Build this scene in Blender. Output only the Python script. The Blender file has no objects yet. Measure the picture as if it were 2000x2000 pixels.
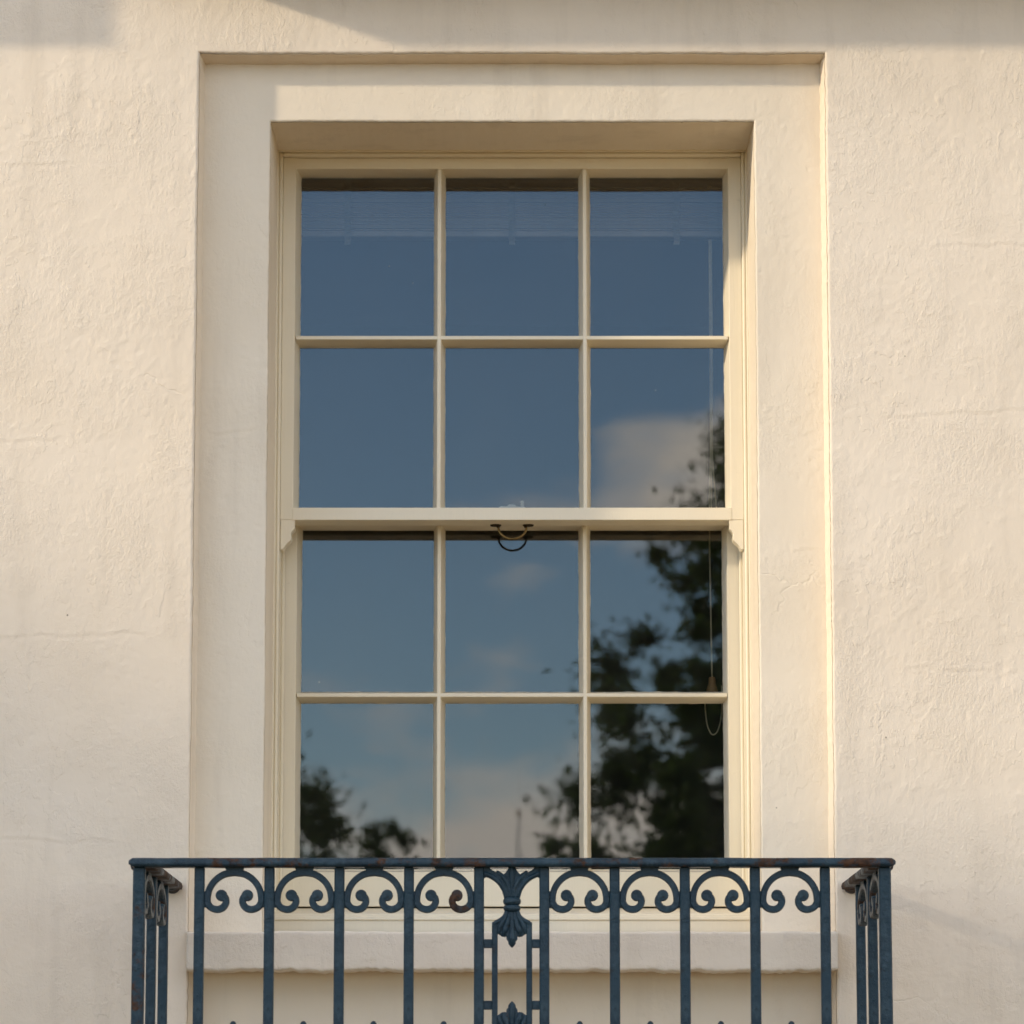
import bpy, bmesh, math, random
import numpy as np
from mathutils import Vector, Matrix

random.seed(7)
scene = bpy.context.scene
COL = scene.collection

# ------------------------------------------------------------------ camera
# z = 0 is the photographer's eye level, the wall face is the plane y = 0
cam_data = bpy.data.cameras.new('camera')
cam = bpy.data.objects.new('camera', cam_data)
COL.objects.link(cam)
cam.location = (0, -8.835, 0)
cam.rotation_euler = (math.pi / 2 + math.atan(.159), 0, 0)
cam_data.sensor_width = 36
cam_data.lens = 36 * 7711 / 2000
cam_data.clip_start = .1
cam_data.clip_end = 1500
cam_data.dof.use_dof = True
cam_data.dof.focus_distance = 8.75
cam_data.dof.aperture_fstop = 6.3
scene.camera = cam

# ------------------------------------------------------------------ sky, sun, exposure
SUN_TRAVEL = Vector((2.7, 1.0, -.95)).normalized()
world = bpy.data.worlds.new('World')
scene.world = world
world.use_nodes = True
nt = world.node_tree
bg = nt.nodes['Background']
sky = nt.nodes.new('ShaderNodeTexSky')
sky.sky_type = 'NISHITA'
sky.sun_disc = False
sky.sun_elevation = math.asin(-SUN_TRAVEL.z)
sky.sun_rotation = math.atan2(-SUN_TRAVEL.x, -SUN_TRAVEL.y)
sky.air_density = .8
sky.dust_density = 0
sky.ozone_density = 1.7
tc = nt.nodes.new('ShaderNodeTexCoord')
mp = nt.nodes.new('ShaderNodeMapping')
mp.inputs['Scale'].default_value = (1, 1, 2.3)
mp.inputs['Location'].default_value = (13.8139, 13.0246, 13.3057)
cn = nt.nodes.new('ShaderNodeTexNoise')
cn.inputs['Scale'].default_value = 6.5
cn.inputs['Detail'].default_value = 7
cn.inputs['Roughness'].default_value = .55
cr = nt.nodes.new('ShaderNodeValToRGB')
cr.color_ramp.elements[0].position = .478
cr.color_ramp.elements[0].color = (0, 0, 0, 1)
cr.color_ramp.elements[1].position = .575
cr.color_ramp.elements[1].color = (1, 1, 1, 1)
mixc = nt.nodes.new('ShaderNodeMix')
mixc.data_type = 'RGBA'
mixc.inputs['B'].default_value = (7.9, 7.1, 6.3, 1)      # sunlit cumulus, in the sky texture's own units
nt.links.new(tc.outputs['Generated'], mp.inputs['Vector'])
nt.links.new(mp.outputs['Vector'], cn.inputs['Vector'])
nt.links.new(cn.outputs['Fac'], cr.inputs['Fac'])
nt.links.new(cr.outputs['Color'], mixc.inputs['Factor'])
nt.links.new(sky.outputs['Color'], mixc.inputs['A'])
nt.links.new(mixc.outputs['Result'], bg.inputs['Color'])
bg.inputs['Strength'].default_value = .15

sun_data = bpy.data.lights.new('sun', 'SUN')
sun_data.energy = 2.0
sun_data.color = (.745, .62, .455)
sun_data.angle = math.radians(2.1)
sun = bpy.data.objects.new('sun', sun_data)
COL.objects.link(sun)
sun.location = (-20, -12, 12)
sun.rotation_euler = SUN_TRAVEL.to_track_quat('-Z', 'Y').to_euler()

vs = scene.view_settings
vs.view_transform = 'Standard'
vs.look = 'None'
vs.gamma = 1
vs.use_curve_mapping = False
vs.exposure = 1.09
scene.cycles.max_bounces = 8
scene.cycles.diffuse_bounces = 5
scene.cycles.glossy_bounces = 3
scene.cycles.transparent_max_bounces = 8
scene.cycles.caustics_reflective = False
scene.cycles.caustics_refractive = False

# ------------------------------------------------------------------ helpers
def tag(o, label=None, cat=None, group=None, kind=None):
    for k, v in (('label', label), ('category', cat), ('group', group), ('kind', kind)):
        if v:
            o[k] = v
    return o

WORLD = {}
def name_key(o):
    return o.name

def adopt(o, parent):
    """parent o while its own location stays a world position"""
    o.parent = parent
    o.matrix_parent_inverse = Matrix.Translation(-WORLD[name_key(parent)])

def empty(name, loc=(0, 0, 0), parent=None):
    o = bpy.data.objects.new(name, None)
    COL.objects.link(o)
    o.location = loc
    o.empty_display_size = .1
    WORLD[name_key(o)] = Vector(loc)
    if parent:
        adopt(o, parent)
    return o

def link(name, me, mat=None, parent=None):
    o = bpy.data.objects.new(name, me)
    COL.objects.link(o)
    if mat and not me.materials:
        me.materials.append(mat)
    if parent:
        adopt(o, parent)
    return o

def from_bm(name, bm, mat=None, parent=None, smooth=False):
    bmesh.ops.recalc_face_normals(bm, faces=bm.faces)
    me = bpy.data.meshes.new(name)
    bm.to_mesh(me)
    bm.free()
    if smooth:
        me.polygons.foreach_set('use_smooth', [True] * len(me.polygons))
    return link(name, me, mat, parent)

def add_box(bm, x0, x1, y0, y1, z0, z1, bevel=0, seg=1):
    r = bmesh.ops.create_cube(bm, size=1)
    vv = r['verts']
    for v in vv:
        v.co = Vector((x0 + (v.co.x + .5) * (x1 - x0), y0 + (v.co.y + .5) * (y1 - y0), z0 + (v.co.z + .5) * (z1 - z0)))
    if bevel:
        es = list({e for v in vv for e in v.link_edges})
        bmesh.ops.bevel(bm, geom=es, offset=bevel, segments=seg, affect='EDGES', profile=.5)

def box(name, x0, x1, y0, y1, z0, z1, mat, parent, bevel=0, seg=1):
    bm = bmesh.new()
    add_box(bm, x0, x1, y0, y1, z0, z1, bevel, seg)
    return from_bm(name, bm, mat, parent)

def add_prism(bm, pts, axis, a0, a1):
    """closed polygon extruded along an axis; pts are the two other coordinates in xyz order"""
    def mk(p, a):
        if axis == 'x':
            return (a, p[0], p[1])
        if axis == 'y':
            return (p[0], a, p[1])
        return (p[0], p[1], a)
    A = [bm.verts.new(mk(p, a0)) for p in pts]
    B = [bm.verts.new(mk(p, a1)) for p in pts]
    n = len(pts)
    bm.faces.new(A)
    bm.faces.new(B[::-1])
    for i in range(n):
        bm.faces.new((A[i], B[i], B[(i + 1) % n], A[(i + 1) % n]))

def prism(name, pts, axis, a0, a1, mat, parent, bevel=0):
    bm = bmesh.new()
    add_prism(bm, pts, axis, a0, a1)
    if bevel:
        bmesh.ops.recalc_face_normals(bm, faces=bm.faces)
        bmesh.ops.bevel(bm, geom=list(bm.edges), offset=bevel, segments=1, affect='EDGES', profile=.5, clamp_overlap=True)
    return from_bm(name, bm, mat, parent)

def add_tube(bm, pts, radii, n=8, flat=1.0):
    """tube along a polyline; flat squashes it in y"""
    pts = [Vector(p) for p in pts]
    if not hasattr(radii, '__len__'):
        radii = [radii] * len(pts)
    rings = []
    ref = Vector((0, 1, 0))
    for i, p in enumerate(pts):
        t = (pts[min(i + 1, len(pts) - 1)] - pts[max(i - 1, 0)]).normalized()
        b = ref if abs(t.dot(ref)) < .95 else Vector((1, 0, 0))
        u = t.cross(b).normalized()
        w = u.cross(t).normalized()
        ring = []
        for k in range(n):
            a = 2 * math.pi * k / n
            d = u * math.cos(a) + w * math.sin(a)
            d = Vector((d.x, d.y * flat, d.z))
            ring.append(bm.verts.new(p + d * radii[i]))
        rings.append(ring)
    for a, b in zip(rings, rings[1:]):
        for k in range(n):
            bm.faces.new((a[k], a[(k + 1) % n], b[(k + 1) % n], b[k]))
    bm.faces.new(rings[0][::-1])
    bm.faces.new(rings[-1])

def add_lathe(bm, c, prof, n=16, axis='z', flat=1.0):
    """profile of (radius, height) revolved about an axis through c"""
    rings = []
    for r, h in prof:
        ring = []
        for k in range(n):
            a = 2 * math.pi * k / n
            if axis == 'z':
                co = (c[0] + r * math.cos(a), c[1] + r * flat * math.sin(a), c[2] + h)
            else:
                co = (c[0] + r * math.cos(a), c[1] + h, c[2] + r * math.sin(a))
            ring.append(bm.verts.new(co))
        rings.append(ring)
    for a, b in zip(rings, rings[1:]):
        for k in range(n):
            bm.faces.new((a[k], a[(k + 1) % n], b[(k + 1) % n], b[k]))
    bm.faces.new(rings[0][::-1])
    bm.faces.new(rings[-1])

def spline(pts, sub=6):
    """Catmull-Rom through the points (any dimension)"""
    P = [np.array(p, float) for p in pts]
    P = [2 * P[0] - P[1]] + P + [2 * P[-1] - P[-2]]
    out = []
    for i in range(1, len(P) - 2):
        for k in range(sub):
            t = k / sub
            a, b, c, d = P[i - 1], P[i], P[i + 1], P[i + 2]
            out.append(.5 * (2 * b + (c - a) * t + (2 * a - 5 * b + 4 * c - d) * t * t + (3 * b - a - 3 * c + d) * t ** 3))
    out.append(P[-2])
    return out

# numpy gradient noise on arbitrary points
GRAD = {}
def pnoise(x, z, seed=0):
    if seed not in GRAD:
        ang = np.random.RandomState(seed).rand(256, 256) * 2 * np.pi
        GRAD[seed] = (np.cos(ang).astype(np.float32), np.sin(ang).astype(np.float32))
    gx, gz = GRAD[seed]
    x0 = np.floor(x).astype(int)
    z0 = np.floor(z).astype(int)
    fx, fz = (x - x0).astype(np.float32), (z - z0).astype(np.float32)
    def g(i, j):
        a, b = (x0 + i) & 255, (z0 + j) & 255
        return gx[a, b] * (fx - i) + gz[a, b] * (fz - j)
    u = fx ** 3 * (fx * (6 * fx - 15) + 10)
    v = fz ** 3 * (fz * (6 * fz - 15) + 10)
    return (g(0, 0) * (1 - u) + g(1, 0) * u) * (1 - v) + (g(0, 1) * (1 - u) + g(1, 1) * u) * v

def fbm(x, z, scale, oct=4, seed=0, gain=.5):
    s, a, f = 0, 1, 1 / scale
    for k in range(oct):
        s = s + a * pnoise(x * f + 13.7 * k, z * f - 7.3 * k, seed + k)
        a *= gain
        f *= 2.03
    return s

def sstep(a, b, x):
    t = np.clip((x - a) / (b - a), 0, 1)
    return t * t * (3 - 2 * t)

def stucco(x, z, seed, rough=1.0):
    """height of hand-trowelled, many times painted render, metres (towards the viewer)"""
    h = .0011 * fbm(x, z, .60, 2, seed)
    # smooth and rough areas; the render is coarser along the arrises of the recess
    patch = sstep(-.10, .26, fbm(x, z, .26, 3, seed + 11) + .20 * np.exp(-((np.abs(x) - .84) / .10) ** 2))
    # trowel strokes leaning to the right
    ca, sa = math.cos(math.radians(28)), math.sin(math.radians(28))
    u, v = x * ca - z * sa, x * sa + z * ca
    st = fbm(u, v / 2.6, .016, 2, seed + 21)
    h = h + rough * .00028 * st * (.06 + patch)
    # overlapping coats: small scarps at the edges of old patches
    n = fbm(x, z, .16, 4, seed + 31) * 4.5
    fr = n - np.floor(n)
    h = h + rough * .00062 * (sstep(.0, .05, fr) - fr) * sstep(.0, .3, fbm(x, z, .35, 2, seed + 41))
    n2 = fbm(x * .8, z * .5, .055, 3, seed + 51) * 2.6
    fr2 = n2 - np.floor(n2)
    h = h + rough * .00042 * (sstep(0, .10, fr2) - fr2) * patch
    # grit, blisters and pits
    h = h + rough * .00042 * fbm(x, z, .013, 2, seed + 61) * (.06 + 1.0 * patch)
    bl = fbm(x, z, .028, 2, seed + 65)
    h = h + rough * .0006 * sstep(.40, .62, bl) - rough * .0007 * sstep(.46, .60, -bl)
    return h

def cracks(x, z, lines, width=.0035, depth=.0009):
    h = np.zeros_like(x)
    for (x0, x1, zc, slope, sd) in lines:
        m = (x > x0) & (x < x1) & (np.abs(z - zc) < .08)
        if not m.any():
            continue
        xx = x[m]
        zl = zc + slope * (xx - x0) + .010 * fbm(xx, xx * 0 + sd, .07, 3, sd)
        fade = sstep(x0, x0 + .05, xx) * sstep(x1, x1 - .05, xx)
        h[m] -= depth * fade * np.exp(-((z[m] - zl) / width) ** 2)
        h[m] += depth * .6 * fade * np.exp(-((z[m] - zl - .006) / (width * 1.6)) ** 2)
    return h

def panel(name, xs, zs, hole, y0, skirt, rows, mat, parent, seed, rough=1.0, radius=.006, wob=.0016, lines=(), skirt_rough=.5, splay=0.0):
    """rendered wall sheet with a rectangular opening whose arris is rounded and returns into the wall"""
    hx0, hx1, hz0, hz1 = hole
    rim = [0, .0009, .0022, .004, radius, radius + .004]
    xs = np.unique(np.round(np.concatenate([xs, [hx0 - r for r in rim], [hx1 + r for r in rim]]), 5))
    zs = np.unique(np.round(np.concatenate([zs, [hz0 - r for r in rim], [hz1 + r for r in rim]]), 5))
    X, Z = np.meshgrid(xs, zs, indexing='ij')
    dx = np.maximum(np.maximum(hx0 - X, X - hx1), 0)
    dz = np.maximum(np.maximum(hz0 - Z, Z - hz1), 0)
    d = np.maximum(dx, dz)
    H = stucco(X, Z, seed, rough) + cracks(X, Z, lines)
    dd = np.clip(radius - d, 0, radius)
    drop = radius - np.sqrt(np.maximum(radius ** 2 - dd ** 2, 0))
    Y = y0 - H + drop
    fall = np.clip(1 - d / .04, 0, 1)
    WX = wob * (fbm(X, Z, .22, 2, seed + 71) + .8 * fbm(X, Z, .022, 3, seed + 72)) * 2 * fall
    WZ = wob * (fbm(X, Z, .22, 2, seed + 73) + .8 * fbm(X, Z, .022, 3, seed + 74)) * 2 * fall
    nx, nz = X.shape
    V = np.stack([X + WX, Y, Z + WZ], -1).reshape(-1, 3)
    idx = np.arange(nx * nz).reshape(nx, nz)
    cx = .5 * (xs[:-1] + xs[1:])
    cz = .5 * (zs[:-1] + zs[1:])
    CX, CZ = np.meshgrid(cx, cz, indexing='ij')
    keep = ~((CX > hx0) & (CX < hx1) & (CZ > hz0) & (CZ < hz1))
    F = np.stack([idx[:-1, :-1], idx[1:, :-1], idx[1:, 1:], idx[:-1, 1:]], -1)[keep]
    i0, i1 = np.searchsorted(xs, hx0 - 1e-6), np.searchsorted(xs, hx1 - 1e-6)
    j0, j1 = np.searchsorted(zs, hz0 - 1e-6), np.searchsorted(zs, hz1 - 1e-6)
    loop = [(i, j1) for i in range(i0, i1)] + [(i1, j) for j in range(j1, j0, -1)] + [(i, j0) for i in range(i1, i0, -1)] + [(i0, j) for j in range(j0, j1)]
    li = np.array([idx[i, j] for i, j in loop])
    base = V[li]
    nrm = np.zeros_like(base)
    for k, (i, j) in enumerate(loop):
        nrm[k] = (1 if i == i0 else (-1 if i == i1 else 0), 0, 1 if j == j0 else (-1 if j == j1 else 0))
    s = np.arange(len(li)) * .01
    per = np.concatenate([[0], np.cumsum(np.linalg.norm(np.diff(base, axis=0), axis=1))])
    prev = li
    allV = [V]
    faces = [F]
    off = len(V)
    for r in range(1, rows + 1):
        yy = y0 + radius + (skirt - radius) * r / rows
        ring = base.copy()
        ring[:, 1] = yy
        ring += nrm * (splay * r / rows)
        hh = stucco(per, np.full_like(per, yy), seed + 5, skirt_rough) * .6
        if r < rows:
            ring += nrm * hh[:, None]
        cur = np.arange(off, off + len(li))
        allV.append(ring)
        off += len(li)
        faces.append(np.stack([prev, np.roll(prev, -1), np.roll(cur, -1), cur], -1))
        prev = cur
    V = np.concatenate(allV)
    F = np.concatenate(faces)
    used = np.zeros(len(V), bool)
    used[F.ravel()] = True
    remap = np.cumsum(used) - 1
    V = V[used]
    F = remap[F]
    me = bpy.data.meshes.new(name)
    me.vertices.add(len(V))
    me.vertices.foreach_set('co', V.ravel())
    me.loops.add(F.size)
    me.loops.foreach_set('vertex_index', F.ravel())
    me.polygons.add(len(F))
    me.polygons.foreach_set('loop_start', np.arange(0, F.size, 4))
    me.polygons.foreach_set('loop_total', np.full(len(F), 4))
    me.polygons.foreach_set('use_smooth', np.ones(len(F), bool))
    me.update(calc_edges=True)
    me.validate()
    return link(name, me, mat, parent)

def noisy_block(name, x0, x1, y0, y1, z0, z1, mat, parent, step=.006, rad=.006, amp=1.0, seed=0, tilt=0.0):
    """stone block with worn, wavy arrises: a fine grid wrapped round front, top, bottom and ends"""
    # profile in (y,z) going top-back -> top-front -> bottom-front -> bottom-back
    prof = []
    for k in range(7):
        prof.append((y1 + (y0 + rad - y1) * k / 6, z1 + tilt * (1 - k / 6)))
    for k in range(1, 5):
        a = math.pi / 2 * k / 4
        prof.append((y0 + rad - rad * math.sin(a), z1 - rad + rad * math.cos(a)))
    n = max(3, int((z1 - z0 - 2 * rad) / step))
    for k in range(1, n + 1):
        prof.append((y0, z1 - rad + (z0 + rad - z1 + rad) * k / n))
    for k in range(1, 5):
        a = math.pi / 2 * k / 4
        prof.append((y0 + rad - rad * math.cos(a), z0 + rad - rad * math.sin(a)))
    for k in range(1, 6):
        prof.append((y0 + rad + (y1 - y0 - rad) * k / 5, z0))
    P = np.array(prof)
    xs = np.arange(x0, x1 + 1e-6, (x1 - x0) / int((x1 - x0) / step))
    X, _ = np.meshgrid(xs, P[:, 0], indexing='ij')
    Y = np.tile(P[:, 0], (len(xs), 1))
    Z = np.tile(P[:, 1], (len(xs), 1))
    H = stucco(X, Z * 1.0 + Y, seed, .8) * amp
    zc = (z0 + z1) / 2
    edge = np.clip(1 - (np.abs(Z - zc) - ((z1 - z0) / 2 - .018)) / -.018, 0, 1)
    Y = Y - H * (Y < y0 + rad * 1.01)
    W = .0022 * amp * (fbm(X, X * 0 + 3.3, .09, 3, seed + 5) + .6 * fbm(X, X * 0 + 8.1, .016, 2, seed + 6))
    Wb = .0060 * amp * (fbm(X, X * 0 + 5.1, .12, 3, seed + 7) + .7 * fbm(X, X * 0 + 1.7, .014, 2, seed + 8))
    Z = Z + np.where(Z > zc, W, Wb) * np.clip(np.abs(Z - zc) / ((z1 - z0) / 2), 0, 1) ** 2
    nx, npf = X.shape
    verts = np.stack([X, Y, Z], -1).reshape(-1, 3).tolist()
    faces = []
    for i in range(nx - 1):
        for j in range(npf - 1):
            a = i * npf + j
            faces.append((a, a + npf, a + npf + 1, a + 1))
    faces.append(tuple(range(npf)))
    faces.append(tuple(range((nx - 1) * npf, nx * npf))[::-1])
    me = bpy.data.meshes.new(name)
    me.from_pydata(verts, [], faces)
    me.polygons.foreach_set('use_smooth', [True] * (len(faces) - 2) + [False] * 2)
    me.update()
    return link(name, me, mat, parent)

# ------------------------------------------------------------------ materials
def new_mat(name):
    m = bpy.data.materials.new(name)
    m.use_nodes = True
    n = m.node_tree.nodes
    return m, m.node_tree, n['Principled BSDF']

def N(t, kind, **kw):
    n = t.nodes.new(kind)
    for k, v in kw.items():
        if k in n.inputs:
            n.inputs[k].default_value = v
        else:
            setattr(n, k, v)
    return n

def ramp(t, src, p0, p1, c0=(0, 0, 0, 1), c1=(1, 1, 1, 1)):
    r = t.nodes.new('ShaderNodeValToRGB')
    r.color_ramp.elements[0].position = p0
    r.color_ramp.elements[1].position = p1
    r.color_ramp.elements[0].color = c0
    r.color_ramp.elements[1].color = c1
    t.links.new(src, r.inputs['Fac'])
    return r.outputs['Color']

def mixrgb(t, fac, a, b, blend='MIX'):
    m = t.nodes.new('ShaderNodeMix')
    m.data_type = 'RGBA'
    m.blend_type = blend
    for s, v in (('Factor', fac), ('A', a), ('B', b)):
        if hasattr(v, 'is_linked'):
            t.links.new(v, m.inputs[s])
        else:
            m.inputs[s].default_value = v
    return m.outputs['Result']

def mul(t, a, b):
    m = t.nodes.new('ShaderNodeMath')
    m.operation = 'MULTIPLY'
    t.links.new(a, m.inputs[0])
    if hasattr(b, 'is_linked'):
        t.links.new(b, m.inputs[1])
    else:
        m.inputs[1].default_value = b
    return m.outputs[0]

def obj_coord(t, scale=(1, 1, 1), rot=(0, 0, 0)):
    c = t.nodes.new('ShaderNodeTexCoord')
    m = t.nodes.new('ShaderNodeMapping')
    m.inputs['Scale'].default_value = scale
    m.inputs['Rotation'].default_value = rot
    t.links.new(c.outputs['Object'], m.inputs['Vector'])
    return m.outputs['Vector']

def noise(t, vec, scale, detail=4, rough=.55):
    n = N(t, 'ShaderNodeTexNoise', Scale=scale, Detail=detail, Roughness=rough)
    t.links.new(vec, n.inputs['Vector'])
    return n.outputs['Fac']

def bump(t, height, strength, dist, prev=None):
    b = N(t, 'ShaderNodeBump', Strength=strength, Distance=dist)
    t.links.new(height, b.inputs['Height'])
    if prev:
        t.links.new(prev, b.inputs['Normal'])
    return b.outputs['Normal']

def make_stucco(name, col, col2, rough=.85, grit=1.0):
    m, t, p = new_mat(name)
    v = obj_coord(t)
    n1 = noise(t, v, 2.2, 4)
    c = mixrgb(t, ramp(t, n1, .35, .7), (*col, 1), (*col2, 1))
    # faint grime runs
    vs_ = obj_coord(t, (7, 7, .9))
    n2 = noise(t, vs_, 1.6, 5, .6)
    c = mixrgb(t, mul(t, ramp(t, n2, .54, .80), .30), c, (.46, .39, .30, 1))
    # little black specks and insect marks
    vo = N(t, 'ShaderNodeTexVoronoi', Scale=16.0)
    t.links.new(v, vo.inputs['Vector'])
    sp = ramp(t, vo.outputs['Distance'], .028, .042, (1, 1, 1, 1), (0, 0, 0, 1))
    gate = ramp(t, noise(t, v, 6.5, 2), .60, .64)
    c = mixrgb(t, mul(t, mul(t, sp, gate), .75), c, (.10, .08, .05, 1))
    t.links.new(c, p.inputs['Base Color'])
    p.inputs['Roughness'].default_value = rough
    p.inputs['Specular IOR Level'].default_value = .25
    msk = ramp(t, noise(t, v, 5.5, 4), .40, .64, (.10, .10, .10, 1), (1, 1, 1, 1))
    # crisp grain
    b = bump(t, mul(t, noise(t, v, 150, 4, .72), msk), .8 * grit, .0026)
    # drag marks of the float
    vv = obj_coord(t, (90, 90, 30), (0, math.radians(-25), 0))
    b = bump(t, mul(t, noise(t, vv, 1, 4, .66), msk), .55 * grit, .0032, b)
    # broken edges of thin coats
    pl = ramp(t, noise(t, obj_coord(t, (26, 26, 17)), 1, 5, .60), .53, .555)
    b = bump(t, mul(t, pl, ramp(t, noise(t, v, 3.1, 3), .44, .60)), .5 * grit, .0013, b)
    # hairline cracks
    dv = t.nodes.new('ShaderNodeVectorMath'); dv.operation = 'MULTIPLY_ADD'
    nz = N(t, 'ShaderNodeTexNoise', Scale=9.0, Detail=4.0)
    t.links.new(v, nz.inputs['Vector'])
    t.links.new(nz.outputs['Color'], dv.inputs[0]); dv.inputs[1].default_value = (.16, .16, .16)
    t.links.new(v, dv.inputs[2])
    vc = N(t, 'ShaderNodeTexVoronoi', Scale=2.3, feature='DISTANCE_TO_EDGE')
    t.links.new(dv.outputs[0], vc.inputs['Vector'])
    ck = ramp(t, vc.outputs['Distance'], .002, .007, (0, 0, 0, 1), (1, 1, 1, 1))
    cg = ramp(t, noise(t, v, 2.1, 2), .60, .65, (1, 1, 1, 1), (0, 0, 0, 1))
    mxk = t.nodes.new('ShaderNodeMath'); mxk.operation = 'MAXIMUM'
    t.links.new(ck, mxk.inputs[0]); t.links.new(cg, mxk.inputs[1])
    b = bump(t, mxk.outputs[0], .5 * grit, .0016, b)
    t.links.new(b, p.inputs['Normal'])
    return m

M_WALL = make_stucco('cream_painted_render', (.80, .705, .575), (.755, .655, .52))
M_RECESS = make_stucco('cream_painted_plaster', (.80, .715, .58), (.76, .67, .53), grit=.7)
M_SILL = make_stucco('cream_painted_stone', (.79, .71, .59), (.72, .63, .51), grit=1.1)

def make_timber():
    m, t, p = new_mat('ivory_gloss_paint')
    v = obj_coord(t)
    c = mixrgb(t, ramp(t, noise(t, v, 3.0, 4), .3, .75), (.80, .73, .575, 1), (.765, .69, .53, 1))
    dirt = ramp(t, noise(t, obj_coord(t, (9, 9, 9)), 5, 6, .65), .66, .8)
    c = mixrgb(t, mul(t, dirt, .35), c, (.36, .29, .19, 1))
    t.links.new(c, p.inputs['Base Color'])
    p.inputs['Roughness'].default_value = .42
    p.inputs['Specular IOR Level'].default_value = .4
    b = bump(t, noise(t, obj_coord(t, (160, 160, 14)), 1, 3), .45, .0012)
    b = bump(t, noise(t, v, 90, 3), .2, .0006, b)
    t.links.new(b, p.inputs['Normal'])
    return m
M_WOOD = make_timber()

def make_iron(name, rust_lo, rust_hi):
    m, t, p = new_mat(name)
    v = obj_coord(t)
    c = mixrgb(t, ramp(t, noise(t, v, 7, 5), .3, .72), (.0055, .020, .034, 1), (.015, .046, .068, 1))
    # chalky faded patches
    ch = ramp(t, noise(t, obj_coord(t, (34, 34, 13)), 1, 7, .70), .50, .72)
    c = mixrgb(t, mul(t, ch, .5), c, (.060, .105, .130, 1))
    # rust through chips
    ru = ramp(t, noise(t, v, 13, 7, .68), rust_lo, rust_hi)
    rc = mixrgb(t, ramp(t, noise(t, v, 70, 4), .35, .7), (.022, .015, .011, 1), (.10, .045, .020, 1))
    c = mixrgb(t, ru, c, rc)
    dk = ramp(t, noise(t, v, 46, 3, .6), .66, .70)
    c = mixrgb(t, mul(t, dk, .6), c, (.010, .012, .012, 1))
    t.links.new(c, p.inputs['Base Color'])
    r = mixrgb(t, ru, (.36, .36, .36, 1), (.9, .9, .9, 1))
    t.links.new(r, p.inputs['Roughness'])
    p.inputs['Specular IOR Level'].default_value = .32
    b = bump(t, noise(t, v, 70, 5, .66), 1.0, .0040)
    b = bump(t, noise(t, v, 260, 2), .35, .0006, b)
    t.links.new(b, p.inputs['Normal'])
    return m
M_IRON = make_iron('blue_painted_iron', .65, .69)
M_IRON_WORN = make_iron('worn_blue_painted_iron', .53, .60)
M_IRON_RUST = make_iron('rusted_blue_painted_iron', .40, .56)

def make_glass():
    m, t, p = new_mat('old_window_glass')
    t.nodes.remove(p)
    out = t.nodes['Material Output']
    v = obj_coord(t)
    wav = bump(t, noise(t, v, 4.0, 2), .035, .004)
    fr = N(t, 'ShaderNodeFresnel', IOR=1.75)
    tr = N(t, 'ShaderNodeBsdfTransparent', Color=(.93, .95, .94, 1))
    gl = N(t, 'ShaderNodeBsdfGlossy', Roughness=.0)
    t.links.new(wav, gl.inputs['Normal'])
    mx = t.nodes.new('ShaderNodeMixShader')
    t.links.new(fr.outputs[0], mx.inputs[0])
    t.links.new(tr.outputs[0], mx.inputs[1])
    t.links.new(gl.outputs[0], mx.inputs[2])
    # dust film, rain runs and paint flecks
    df = N(t, 'ShaderNodeBsdfDiffuse', Color=(.62, .60, .55, 1))
    film = ramp(t, noise(t, obj_coord(t, (2.5, 2.5, 1.2)), 1.5, 4), .35, .8, (.004, .004, .004, 1), (.022, .022, .022, 1))
    vo = N(t, 'ShaderNodeTexVoronoi', Scale=22.0)
    t.links.new(v, vo.inputs['Vector'])
    sp = ramp(t, vo.outputs['Distance'], .035, .055, (1, 1, 1, 1), (0, 0, 0, 1))
    gate = ramp(t, noise(t, v, 4.2, 2), .55, .66)
    sp = mul(t, mul(t, sp, gate), .45)
    runs = ramp(t, noise(t, obj_coord(t, (85, 85, 2.2)), 1, 4, .6), .66, .78)
    runs = mul(t, runs, .05)
    s1 = t.nodes.new('ShaderNodeMath'); s1.operation = 'ADD'
    t.links.new(film, s1.inputs[0]); t.links.new(sp, s1.inputs[1])
    s2 = t.nodes.new('ShaderNodeMath'); s2.operation = 'ADD'
    t.links.new(s1.outputs[0], s2.inputs[0]); t.links.new(runs, s2.inputs[1])
    m2 = t.nodes.new('ShaderNodeMixShader')
    t.links.new(s2.outputs[0], m2.inputs[0])
    t.links.new(mx.outputs[0], m2.inputs[1])
    t.links.new(df.outputs[0], m2.inputs[2])
    t.links.new(m2.outputs[0], out.inputs['Surface'])
    return m
M_GLASS = make_glass()

def plain(name, col, rough=.6, metal=0.0, var=.12, scale=30, bumpd=.0006, bs=.3):
    m, t, p = new_mat(name)
    v = obj_coord(t)
    d = tuple(max(0, c * (1 - 2 * var)) for c in col)
    c = mixrgb(t, ramp(t, noise(t, v, scale, 4), .3, .7), (*d, 1), (*col, 1))
    t.links.new(c, p.inputs['Base Color'])
    p.inputs['Roughness'].default_value = rough
    p.inputs['Metallic'].default_value = metal
    t.links.new(bump(t, noise(t, v, scale * 3, 3), bs, bumpd), p.inputs['Normal'])
    return m
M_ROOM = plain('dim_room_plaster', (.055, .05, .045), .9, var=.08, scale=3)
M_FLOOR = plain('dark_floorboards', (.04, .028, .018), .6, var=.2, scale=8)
M_BLIND = plain('ivory_blind_slats', (.34, .29, .27), .5, var=.05)
M_TAPE = plain('ivory_ladder_tape', (.42, .38, .34), .9, var=.1)
M_CORD = plain('beige_cord', (.86, .72, .52), .85, var=.15, scale=200)
M_TASSEL = plain('turned_brown_wood', (.55, .29, .12), .5, var=.2, scale=60)
M_BRASS = plain('tarnished_brass', (.34, .235, .10), .32, 1.0, var=.35, scale=50)
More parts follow.
